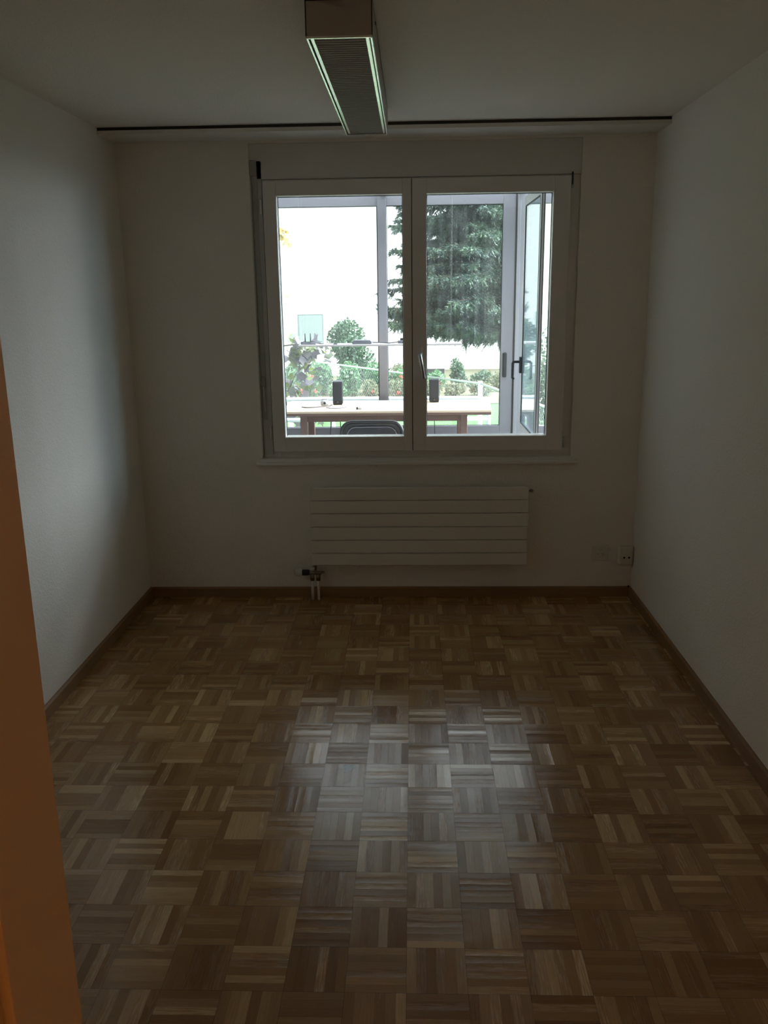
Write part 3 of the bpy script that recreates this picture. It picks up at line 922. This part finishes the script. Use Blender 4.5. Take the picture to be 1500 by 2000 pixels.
tag(MB().tube([(-.90, 6.93, .754), (-.86, 6.90, .7525), (-.80, 6.91, .7525), (-.74, 6.95, .753), (-.68, 7.0, .753), (-.665, 7.06, .754)], [.004, .005, .004, .003, .003, .003], 6).build('charging_cable', M['blackpl']),
    'thin dark cable lying on the table left of the speaker', 'cable')
tag(MB().tube([(-.70, 6.90, .753), (-.66, 6.85, .753), (-.60, 6.84, .753), (-.55, 6.88, .753), (-.54, 6.93, .754), (-.535, 6.945, .760)], [.003, .003, .003, .003, .005, .006], 6).build('audio_cable', M['greybox']),
    'grey looped cable on the table in front of the left speaker', 'cable')
ad = thing('plug_adapter', (-.43, 6.775, .75), 'tiny white plug adapter with a dark end on the table edge', 'adapter')
MB().box(-.436, -.405, 6.765, 6.79, .75, .768, .004).build('body', M['gadget'], ad)
MB().box(-.449, -.435, 6.765, 6.79, .75, .770, .003).build('dark_end', M['blackpl'], ad)
tag(MB().box(-.355, -.262, 6.875, 7.02, .750, .7515, .0004).build('paper_slip', M['paper']), 'pinkish paper slip lying flat on the table near the window mullion', 'paper')
tag(MB().tube([(-.70, 7.32, .70), (-.705, 7.33, .55), (-.72, 7.30, .35), (-.73, 7.27, .15), (-.71, 7.2, -.008)], .005, 7).build('hanging_cable', M['blackpl']),
    'black cable hanging below the table, left of its neighbour', 'cable')
tag(MB().tube([(-.62, 7.30, .70), (-.62, 7.29, .55), (-.61, 7.26, .40), (-.60, 7.25, .2), (-.585, 7.2, -.008)], .0045, 7).tube([(-.615, 7.27, .45), (-.59, 7.24, .36), (-.57, 7.22, .28)], .003, 6).build('hanging_cable', M['blackpl']),
    'black cable with a side branch hanging below the table near the chair', 'cable')
tag(MB().tube([(.18, 7.31, .70), (.18, 7.32, .6), (.185, 7.30, .45), (.185, 7.27, .2), (.16, 7.2, -.008)], .0035, 7).build('hanging_cable', M['blackpl']),
    'thin black cable hanging below the table under the right speaker', 'cable')

# ------------------------------------------------------------------ chair
ch = thing('folding_chair', (-.28, 5.95, -.02), 'black padded folding chair with a rounded back in front of the table', 'chair')
CX = -.28
def rr(x0, x1, z0, z1, r, y, n=6):
    pts = []
    pts.append((x0, y, z0))
    for k in range(n + 1):
        a = math.pi - (math.pi / 2) * k / n
        pts.append((x0 + r + r * math.cos(a), y, z1 - r + r * math.sin(a)))
    for k in range(n + 1):
        a = math.pi / 2 - (math.pi / 2) * k / n
        pts.append((x1 - r + r * math.cos(a), y, z1 - r + r * math.sin(a)))
    pts.append((x1, y, z0))
    return pts
pts = rr(CX - .205, CX + .205, .42, .797, .075, 5.76)
pts = [(x, y + (.797 - z) * .12, z) for x, y, z in pts]
MB().tube(pts, .0125, 12).build('back_frame', M['chairblack'], ch)
# pressed back panel with raised rim
def rpoly(x0, x1, z0, z1, r, n=6):
    o = []
    for cx, cz, a0 in ((x1 - r, z1 - r, 0), (x0 + r, z1 - r, 90), (x0 + r, z0 + r, 180), (x1 - r, z0 + r, 270)):
        for k in range(n + 1):
            a = math.radians(a0 + 90 * k / n)
            o.append((cx + r * math.cos(a), cz + r * math.sin(a)))
    return o
MB().prism(rpoly(CX - .200, CX + .200, .50, .792, .075), 'Y', 5.772, 5.790).xf((CX, 5.76, .797), .10, 'X').build('backrest', M['chairblack'], ch)
MB().prism(rpoly(CX - .160, CX + .160, .53, .752, .055), 'Y', 5.764, 5.800).xf((CX, 5.76, .797), .10, 'X').build('back_pad', M['chairpad'], ch)
rim = [(x, 5.762, z) for x, z in rpoly(CX - .168, CX + .168, .523, .760, .06)]
rim.append(rim[0])
MB().tube(rim, .0055, 8, cap=False).xf((CX, 5.76, .797), .10, 'X').build('back_trim', M['greybox'], ch)
MB().box(CX - .19, CX + .19, 5.83, 6.20, .42, .452, .015, 3).build('seat', M['chairpad'], ch)
for sx in (-1, 1):
    MB().tube([(CX + sx * .205, 5.805, .425), (CX + sx * .205, 6.22, -.018)], .0115, 10).build('leg', M['chairblack'], ch)
    MB().tube([(CX + sx * .185, 6.17, .43), (CX + sx * .185, 5.74, -.018)], .0115, 10).build('leg', M['chairblack'], ch)
MB().tube([(CX - .205, 6.12, .09), (CX + .205, 6.12, .09)], .008, 8).build('stretcher', M['chairblack'], ch)
MB().tube([(CX - .185, 5.82, .065), (CX + .185, 5.82, .065)], .008, 8).build('stretcher', M['chairblack'], ch)

# ------------------------------------------------------------------ hanging shelf and what is on it
SZ = 1.235
sh = thing('hanging_shelf', (-.27, 7.25, SZ - .018), 'narrow white shelf board hung on thin wires above the table', 'shelf')
MB().box(-.94, .40, SY0, SY1, SZ - .016, SZ, .003).build('shelf_board', M['shelfboard'], sh)
for xa in (-.90, .315):
    for ya in (SY0 + .012, SY1 - .012):
        MB().tube([(xa, ya, SZ - .02), (xa, ya, 2.408)], .0005, 6).build('wire', M['strapgrey'], sh)
rt = thing('internet_router', (-.87, 7.26, SZ), 'small dark router with two upright antennas at the left shelf end', 'router')
MB().box(-.945 + .02, -.80, 7.20, 7.33, SZ, SZ + .014, .004).build('body', M['greybox'], rt)
for xa, dx in ((-.900, 0), (-.855, .0)):
    MB().tube([(xa, 7.31, SZ + .008), (xa + dx, 7.31, SZ + .085)], [.005, .004], 8).build('antenna', M['blackpl'], rt)
pb = [(-.500, SZ), (-.340, SZ), (-.340, SZ + .018), (-.352, SZ + .030), (-.480, SZ + .031), (-.498, SZ + .020)]
tag(MB().prism(pb, 'Y', 7.19, 7.32).build('router_box', M['greybox']), 'flat grey box with sloping ends on the middle of the hanging shelf', 'box')
tag(MB().tube([(-.335, 7.25, SZ + .010), (-.28, 7.26, SZ + .008), (-.20, 7.24, SZ + .004), (-.14, 7.26, SZ + .008), (-.11, 7.25, SZ + .015)], .004, 7).build('shelf_cable', M['blackpl']),
    'dark cable running along the shelf from the grey box to the plug', 'cable')
pg = thing('power_plug', (-.09, 7.26, SZ), 'dark power plug cluster on the shelf near the window mullion', 'plug')
MB().box(-.125, -.06, 7.235, 7.285, SZ, SZ + .024, .006).build('body', M['greybox'], pg)
MB().box(-.105, -.075, 7.245, 7.275, SZ + .022, SZ + .042, .005).build('cap', M['blackpl'], pg)
tag(MB().box(-.655, -.62, 7.18, 7.21, SZ, SZ + .008, .003).build('memory_stick', M['blackpl']), 'tiny dark memory stick lying on the shelf left of the grey box', 'memory stick')
tag(MB().tube([(-.97 + .05, 7.20, SZ + .017), (-.90, 7.22, SZ + .02), (-.86, 7.21, SZ + .017), (-.82, 7.24, SZ + .02), (-.77, 7.22, SZ + .006), (-.74, 7.24, SZ + .005)], .004, 6).build('router_cable', M['blackpl']),
    'tangled dark cable on the left end of the shelf by the antennas', 'cable')

# ------------------------------------------------------------------ outside: ground, railing, fence
GZ = -.90
struct(MB().box(-40, 40, YL + .30, 60, GZ - .3, GZ).build('lawn', M['lawn']))
struct(MB().box(-6, 1.0, 20.4, 28.0, GZ - .05, GZ + .012).box(.99, 6, 20.4, 29.9, GZ - .05, GZ + .012).build('garden_bed', M['soil']))
YP = 8.05
rl = thing('pipe_railing', (-.5, YP, GZ), 'white tube railing with a rounded end just outside the balcony glazing', 'railing')
top = [(-2.2, YP, .685), (.60, YP, .682)]
for k in range(1, 8):
    a = math.pi / 2 - math.pi / 2 * k / 7
    top.append((.60 + .105 * math.cos(a), YP, .577 + .105 * math.sin(a)))
top.append((.705, YP, GZ))
MB().tube(top, .021, 14).build('top_rail', M['rail'], rl)
MB().tube([(-2.2, YP, .490), (.705, YP, .490)], .019, 12).build('lower_rail', M['rail'], rl)
for xa in (-2.18, -.75):
    MB().tube([(xa, YP, GZ), (xa, YP, .68)], .019, 12).build('post', M['rail'], rl)

def wire_panel(p0, p1, z0, z1, pitch, r):
    """diagonal chain-link wires between two ground points; three-sided wires"""
    p0, p1 = np.array(p0, float), np.array(p1, float)
    Ln = np.linalg.norm(p1 - p0)
    dr_ = (p1 - p0) / Ln
    Hh = z1 - z0
    V, F = [], []
    nrm = np.array([-dr_[1], dr_[0], 0])
    def wire(s0, h0, s1, h1, off):
        a = np.array([*(p0 + dr_ * s0), z0 + h0]) + nrm * off
        b_ = np.array([*(p0 + dr_ * s1), z0 + h1]) + nrm * off
        t = (b_ - a) / np.linalg.norm(b_ - a)
        u_ = np.cross(t, nrm)
        i = len(V)
        for p in (a, b_):
            for k in range(3):
                an = 2 * math.pi * k / 3
                V.append(p + r * (math.cos(an) * nrm + math.sin(an) * u_))
        for k in range(3):
            k2 = (k + 1) % 3
            F.append((i + k, i + k2, i + 3 + k2, i + 3 + k))
    c = -Hh
    step = pitch * math.sqrt(2)
    while c < Ln:
        s0, s1 = max(0, c), min(Ln, c + Hh)
        if s1 - s0 > .01:
            wire(s0, s0 - c, s1, s1 - c, .0015)
            wire(s0, Hh - (s0 - c), s1, Hh - (s1 - c), -.0015)
        c += step
    return V, F
fe = thing('chain_link_fence', (1.022, 13.2, GZ), 'galvanised chain link fence running across the lawn behind the railing', 'fence')
P0, P1, P2 = (-4.2, 21.4), (1.022, 13.2), (1.90, 8.75)
V1, F1 = wire_panel(P0, P1, GZ + .05, .29, .058, .0013)
np_mesh('wire_mesh', V1, F1, M['wiremesh'], fe)
V2, F2 = wire_panel(P1, P2, GZ + .05, .29, .058, .0013)
np_mesh('wire_mesh', V2, F2, M['wiremesh'], fe)
MB().tube([(P0[0], P0[1], .30), (P1[0], P1[1], .30)], .016, 10).build('top_rail', M['rail'], fe)
MB().tube([(P1[0], P1[1], .30), (P2[0], P2[1], .30)], .016, 10).build('top_rail', M['rail'], fe)
for q in (0.0, .36, .70):
    x_, y_ = P0[0] + (P1[0] - P0[0]) * q, P0[1] + (P1[1] - P0[1]) * q
    MB().tube([(x_, y_, GZ), (x_, y_, .30)], .025, 10).build('post', M['rail'], fe)
MB().tube([(P1[0], P1[1], GZ), (P1[0], P1[1], .335)], .036, 12).build('post', M['rail'], fe)
MB().tube([(P2[0], P2[1], GZ), (P2[0], P2[1], .32)], .03, 10).build('post', M['rail'], fe)
tag(MB().tube([(-1.76, 12.3, GZ), (-1.76, 12.3, .285)], .035, 12).build('vine_post', M['rail']), 'single pale grey post standing beside the climbing vine', 'post')

# ------------------------------------------------------------------ house beyond the garden
ho = thing('white_house', (-2, 29, GZ), 'low white rendered house wall behind the flower bed', 'house')
b = MB().box(-9.0, 1.03, 28.0, 34, GZ, 6.4)
b.build('front_wall', M['house'], ho)
b = MB().box(1.03, 9.0, 30.0, 34, GZ + .30, 6.4)
b.build('set_back_wall', M['house'], ho)
MB().box(1.03, 9.0, 29.97, 34, GZ, GZ + .31).build('plinth', M['plinth'], ho)
MB().box(-.1, 1.02, 27.985, 28.02, GZ + .02, GZ + .20).build('cellar_slot', M['darkslot'], ho)
MB().box(-9.15, 9.15, 27.9, 34.2, 6.4, 6.6, .02).build('roof_slab', M['house'], ho)
cb = thing('utility_cabinet', (-3.24, 27.9, .19), 'pale grey utility cabinet on the white house wall beside the round shrub', 'cabinet')
MB().box(-3.64, -2.84, 27.80, 27.999, .18, 1.05, .01).build('cabinet_body', M['cabinet'], cb)
MB().box(-3.60, -2.88, 27.785, 27.80, .22, 1.01, .004).build('door', M['cabinet'], cb)
b = MB().ring(-3.655, -2.825, .165, 1.065, .016, .016, .016, .016, 27.79, 27.81, 0)
b.build('edge_frame', M['galva'], cb)

# ------------------------------------------------------------------ plants
rng = np.random.default_rng(7)


def rand_rot(n):
    q = rng.normal(size=(n, 4))
    q /= np.linalg.norm(q, axis=1)[:, None]
    w, x, y, z = q.T
    return np.stack([np.stack([1 - 2 * (y * y + z * z), 2 * (x * y - z * w), 2 * (x * z + y * w)], -1),
                     np.stack([2 * (x * y + z * w), 1 - 2 * (x * x + z * z), 2 * (y * z - x * w)], -1),
                     np.stack([2 * (x * z - y * w), 2 * (y * z + x * w), 1 - 2 * (x * x + y * y)], -1)], 1)


LEAF = np.array([[-.5, 0, 0], [-.1, .30, .06], [.5, 0, 0], [-.1, -.30, .06]])
VINELEAF = np.array([[0, 0, 0], [-.30, .42, .05], [.12, .40, .02], [.28, .52, .06], [.62, .0, -.05], [.28, -.52, .06], [.12, -.40, .02], [-.30, -.42, .05]])


def leaves(centers, size, shape=LEAF, jitter=.35, up=0.0):
    n = len(centers)
    R_ = rand_rot(n)
    s = size * (1 + jitter * rng.uniform(-1, 1, n))
    v = np.einsum('nij,kj->nki', R_, shape) * s[:, None, None] + np.asarray(centers)[:, None, :]
    k = len(shape)
    f = np.arange(n * k).reshape(n, k)
    return v.reshape(-1, 3), f


def blob(center, rad, n, lumps=7, fill=.45):
    """points over a lumpy crown: several overlapping ellipsoid shells"""
    c = np.array(center, float)
    rad = np.array(rad, float)
    out = []
    for i in range(lumps):
        d = rng.normal(size=3); d /= np.linalg.norm(d)
        cc = c + d * rad * .48
        rr_ = rad * rng.uniform(.42, .62)
        m_ = n // lumps
        dirs = rng.normal(size=(m_, 3)); dirs /= np.linalg.norm(dirs, axis=1)[:, None]
        rad_f = (fill + (1.08 - fill) * rng.uniform(0, 1, m_) ** .5)
        out.append(cc + dirs * rr_ * rad_f[:, None])
    return np.concatenate(out)


def shrub(name, label, cat, center, rad, n, size, material, group=None, flowers=None, stems=6):
    x, y, z = center
    t = thing(name, (x, y, GZ), label, cat, group)
    pts = blob(center, rad, n)
    pts = pts[pts[:, 2] > GZ + .02]
    v, f = leaves(pts, size)
    np_mesh('foliage', v, f, material, t)
    b_ = MB()
    for k in range(stems):
        a = 2 * math.pi * k / stems
        b_.tube([(x + .04 * math.cos(a), y + .04 * math.sin(a), GZ), (x + rad[0] * .25 * math.cos(a), y + rad[1] * .25 * math.sin(a), (GZ + z) / 2),
                 (x + rad[0] * .5 * math.cos(a), y + rad[1] * .5 * math.sin(a), z + rad[2] * .3)], [.018, .013, .006], 6)
    b_.build('stems', M['bark'], t)
    if flowers:
        fm, spots, fs = flowers
        for sx, sy, sz in spots:
            p = np.array([[sx, sy, sz]]) + rng.normal(size=(11, 3)) * fs * .20
            v, f = leaves(p, fs * .75)
            np_mesh('flower', v, f, fm, t)
    return t


shrub('round_shrub', 'tall round green shrub behind the fence against the white wall', 'shrub', (-1.72, 24.0, .05), (.78, .7, .90), 5200, .085, M['shrub'])
shrub('round_shrub', 'small pointed shrub by the house, right of the right speaker', 'shrub', (1.27, 24.5, -.55), (.30, .3, .45), 1500, .07, M['shrub'])
# leafy bed behind the fence
bed = [(-3.15, 22.5, .36, .42), (-2.40, 22.6, .36, .48), (-1.66, 22.5, .36, .44), (-.93, 22.6, .36, .48), (-.20, 22.5, .36, .40), (.53, 22.6, .36, .36)]
for x_, y_, rw, hh_ in bed:
    shrub('bed_plant', 'leafy green garden plant in the bed behind the fence', 'garden plant', (x_, y_, GZ + hh_ * .9), (rw * .92, .5, hh_ * 1.12), 2200, .09, M['bed'], 'leafy plants in the flower bed', stems=4)
shrub('flowering_plant', 'low green plant with red blooms beside the single grey post', 'flowering plant', (-2.55, 21.3, GZ + .28), (.29, .3, .34), 1000, .07, M['bed'],
      flowers=(M['red'], [(-2.45, 20.95, -.28), (-2.37, 20.95, -.62), (-2.70, 20.95, -.60)], .10), stems=4)
shrub('flowering_plant', 'low flowering plant with an orange bloom behind the white webcam', 'flowering plant', (-1.88, 21.2, GZ + .26), (.29, .3, .32), 1000, .07, M['bed'],
      flowers=(M['red'], [(-1.93, 20.95, -.62)], .08), stems=4)
shrub('flowering_plant', 'leafy plant with two pale flowers above the left speaker', 'flowering plant', (-1.52, 21.85, GZ + .42), (.20, .2, .45), 800, .07, M['bed'],
      flowers=(M['whitefl'], [(-1.62, 21.45, -.32), (-1.52, 21.45, -.22), (-1.83, 21.5, -.30)], .07), stems=4)
shrub('flowering_plant', 'low plant with a red bloom to the right of the left speaker', 'flowering plant', (-1.10, 21.3, GZ + .24), (.29, .3, .30), 900, .07, M['dry'],
      flowers=(M['red'], [(-.98, 20.95, -.64)], .08), stems=4)
shrub('flowering_plant', 'low dry plant with red blooms left of the window mullion', 'flowering plant', (-.40, 21.3, GZ + .26), (.29, .3, .30), 900, .07, M['dry'],
      flowers=(M['red'], [(-.36, 20.95, -.68), (-.28, 21.0, -.30)], .09), stems=4)
shrub('flowering_plant', 'dry yellowish plant with a red bloom behind the right speaker', 'flowering plant', (.42, 21.2, GZ + .28), (.34, .3, .32), 1100, .07, M['dry'],
      flowers=(M['red'], [(.62, 20.85, -.45)], .08), stems=4)
for x_, y_, rw, hh_ in ((1.02, 21.9, .38, .20), (1.75, 22.0, .38, .22), (2.45, 21.2, .38, .20)):
    shrub('dry_plant', 'flat dry yellowish plant in the bed behind the fence corner', 'garden plant', (x_, y_, GZ + hh_ * .8), (rw * .85, .4, hh_), 900, .075, M['dry'], 'flat dry plants in the bed', stems=4)
shrub('low_shrub', 'low dark green shrub left of the small pointed shrub', 'shrub', (.46, 24.4, -.74), (.36, .35, .30), 1000, .075, M['shrub'])
shrub('low_shrub', 'low bushy shrub behind the fence corner post', 'shrub', (1.85, 24.3, -.70), (.42, .35, .34), 1100, .075, M['shrub'])
shrub('low_shrub', 'low yellowish shrub right of the fence corner post', 'shrub', (2.35, 23.0, -.72), (.45, .35, .34), 1000, .075, M['dry'])
shrub('low_shrub', 'reddish low shrub seen between balcony mullion and window mullion', 'shrub', (-.45, 24.3, -.55), (.45, .35, .38), 1100, .075, M['dry'])
shrub('tall_shrub', 'tall green shrub in the narrow gap at the far right of the glass', 'shrub', (2.75, 17.0, .05), (.75, .7, 1.05), 3200, .085, M['shrub'])

# hedge added far right to block light from the bright lawn
hg = thing('light_blocking_hedge', (8.0, 14.0, GZ), 'long dark hedge added far off to the right to block light from the lawn', 'hedge')
MB().box(7.7, 8.3, 5.0, 24.0, GZ, 1.15, .12, 3).build('dense_core', M['hedgecore'], hg)
n_ = 16000
pts = np.stack([np.where(rng.uniform(size=n_) < .75, 7.62 + rng.uniform(-.06, .10, n_), rng.uniform(7.6, 8.4, n_)), rng.uniform(4.9, 24.1, n_), rng.uniform(GZ, 1.25, n_)], -1)
topm = rng.uniform(size=n_) < .25
pts[topm, 0] = rng.uniform(7.6, 8.4, topm.sum())
pts[topm, 2] = 1.17 + rng.uniform(-.06, .10, topm.sum())
v, f = leaves(pts, .13)
np_mesh('foliage', v, f, M['hedge'], hg)

# climbing vine, near the balcony glass on the left
vn = thing('climbing_vine', (-1.35, 9.4, GZ), 'climbing vine with large greyish and yellow leaves left of the table', 'vine')
pts = []
for k in range(150):
    tz = rng.uniform(0, 1)
    pts.append((-1.45 + rng.uniform(0, .42) * (1 - .3 * tz) + .12 * tz, 9.45 + rng.uniform(-.12, .12), .10 + 1.10 * tz))
for k in range(34):
    q = rng.uniform(0, 1)
    pts.append((-1.38 + .48 * q, 9.45 + rng.uniform(-.1, .1), 1.10 - .02 * q - abs(rng.normal()) * .13))
v, f = leaves(np.array(pts), .105, VINELEAF)
np_mesh('leaves', v, f, M['vine'], vn)
pts = [(-1.335 + rng.uniform(-.05, .05), 9.45 + rng.uniform(-.05, .05), 2.25 + rng.uniform(-.13, .11)) for k in range(26)]
pts += [(-1.335 + rng.uniform(-.03, .03), 9.45 + rng.uniform(-.03, .03), 1.66 + rng.uniform(-.06, .07)) for k in range(5)]
v, f = leaves(np.array(pts), .075, VINELEAF)
np_mesh('yellow_leaves', v, f, M['yellow'], vn)
b = MB()
b.tube([(-1.46, 9.45, GZ), (-1.44, 9.47, -.2), (-1.40, 9.45, .5), (-1.42, 9.46, 1.2), (-1.43, 9.45, 1.9), (-1.405, 9.45, 2.45)], [.016, .014, .012, .009, .006, .004], 7)
b.tube([(-1.42, 9.46, 1.10), (-1.25, 9.45, 1.12), (-1.05, 9.45, 1.05), (-.92, 9.45, .97)], [.008, .007, .005, .003], 6)
b.tube([(-1.40, 9.45, .55), (-1.28, 9.45, .8), (-1.15, 9.45, .92)], [.008, .006, .003], 6)
b.build('stem', M['bark'], vn)

# spruce, drooping branches
ft = thing('spruce_tree', (1.55, 14.2, GZ), 'large dark spruce with drooping branches on the lawn in front of the house', 'tree')
TXc, TYc = 1.55, 14.2
MB().tube([(TXc, TYc, GZ), (TXc + .02, TYc, 1.5), (TXc, TYc, 4), (TXc, TYc, 7.6)], [.12, .11, .09, .02], 12).build('trunk', M['bark'], ft)
NV, NF = [], []
bw = MB()
nv = 0


def needles(a, bb, width, n):
    """a twig as a fan of narrow needles along the segment a->b"""
    global nv
    t = bb - a
    Ln = np.linalg.norm(t)
    t = t / Ln
    s = rng.uniform(0, 1, n)
    p = a + np.outer(s * Ln, t)
    dd = rng.normal(size=(n, 3))
    dd -= np.outer(dd @ t, t)
    dd /= np.linalg.norm(dd, axis=1)[:, None] + 1e-6
    dirs = dd * .75 + t * .8
    ln = width * rng.uniform(.7, 1.2, n) * (1 - .4 * s)
    side = np.cross(dirs, rng.normal(size=(n, 3)))
    side /= np.linalg.norm(side, axis=1)[:, None] + 1e-6
    w = .0062
    v_ = np.stack([p + side * w, p - side * w, p + dirs * ln[:, None]], 1).reshape(-1, 3)
    NV.append(v_)
    NF.append(np.arange(len(v_)).reshape(-1, 3) + nv)
    nv += len(v_)
    # the flat spray that fills the twig between its needles
    q = np.cross(t, np.array([0, 0, 1.0])); q /= np.linalg.norm(q) + 1e-6
    q = q * .8 + np.array([0, 0, rng.uniform(-.5, .5)])
    v_ = np.array([a - q * .006, a + q * .006, bb, a + t * Ln * .45 + q * width * .34, a + t * Ln * .45 - q * width * .34])
    NV.append(v_)
    NF.append(np.array([[0, 3, 2], [0, 2, 4], [0, 1, 3]]) + nv)
    nv += 5


zb = 1.00
while zb < 7.2:
    rmax = 2.05 * (1 - max(0, zb - 2.0) / 7.2) ** .9
    dense = zb < 3.9
    nb = 15 if dense else 8
    a0 = rng.uniform(0, 6.28)
    for k in range(nb):
        az = a0 + 2 * math.pi * k / nb + rng.uniform(-.2, .2)
        dx, dy = math.cos(az), math.sin(az)
        # one-sided tree: long boughs towards the lawn, short ones towards the right
        Lb = rmax * rng.uniform(.78, 1.04) * (1.0 if dx < -.3 else .17 + .83 * max(0, (.30 - dx) / .60) if dx < .30 else .17)
        z0 = zb + rng.uniform(-.08, .08)
        sag = .22 if zb > 1.5 else .22 * max(0, (zb - 1.0) / .5)
        if dy > .8 and dense and rng.uniform() < .4:
            continue
        path = []
        for s in np.linspace(0, 1, 9):
            path.append(np.array([TXc + dx * Lb * s, TYc + dy * Lb * s, z0 + .06 * math.sin(s * 3.1) - sag * Lb * s ** 1.4 + .14 * Lb * s ** 3]))
        path = np.array(path)
        bw.tube([tuple(p) for p in path[::2]], [.018, .014, .010, .006, .002], 5)
        nt_ = int(Lb / (.024 if dense else .08))
        for j in range(nt_):
            s = .10 + .90 * (j + rng.uniform(0, 1)) / nt_
            i0 = min(int(s * 8), 7)
            fr_ = s * 8 - i0
            p = path[i0] * (1 - fr_) + path[i0 + 1] * fr_
            sg = 1 if j % 2 else -1
            tl_ = rng.uniform(.15, .32) * (1.12 - .70 * s)
            out_ = np.array([dx, dy, 0]) * rng.uniform(.35, .9) + np.array([-dy, dx, 0]) * sg * rng.uniform(.4, 1.0) + np.array([0, 0, rng.uniform(-.95, .05)])
            out_ /= np.linalg.norm(out_)
            needles(p, p + out_ * tl_, .075, 20 if dense else 8)
            if dense and s > .2:
                p2 = p + out_ * tl_ * .5
                o2 = out_ + rng.normal(size=3) * .6 + np.array([0, 0, -.35])
                o2 /= np.linalg.norm(o2)
                needles(p2, p2 + o2 * tl_ * .8, .058, 14)
        needles(path[-2], path[-1] + (path[-1] - path[-2]) * .5, .05, 14)
    zb += .135 if dense else .30
np_mesh('needles', np.concatenate(NV), np.concatenate(NF), M['fir'], ft)
bw.build('branches', M['bark'], ft)

# ------------------------------------------------------------------ warm lamp in the hall behind the camera
hl = thing('hall_lamp', (-1.80, -.30, 2.18), 'warm round glass lamp on the hall ceiling outside the room', 'ceiling light')
MB().lathe([(.001, -.095), (.05, -.085), (.085, -.05), (.10, 0.0), (.085, .045), (.05, .065)], (-1.80, -.30, 2.30), 'Z', 24).build('globe', emitter('warm_globe', (1.0, .66, .36), 105.0), hl)
MB().lathe([(.055, 0), (.06, .01), (.06, .05), (.055, .055)], (-1.80, -.30, 2.36), 'Z', 24).build('base', M['lampwhite'], hl)
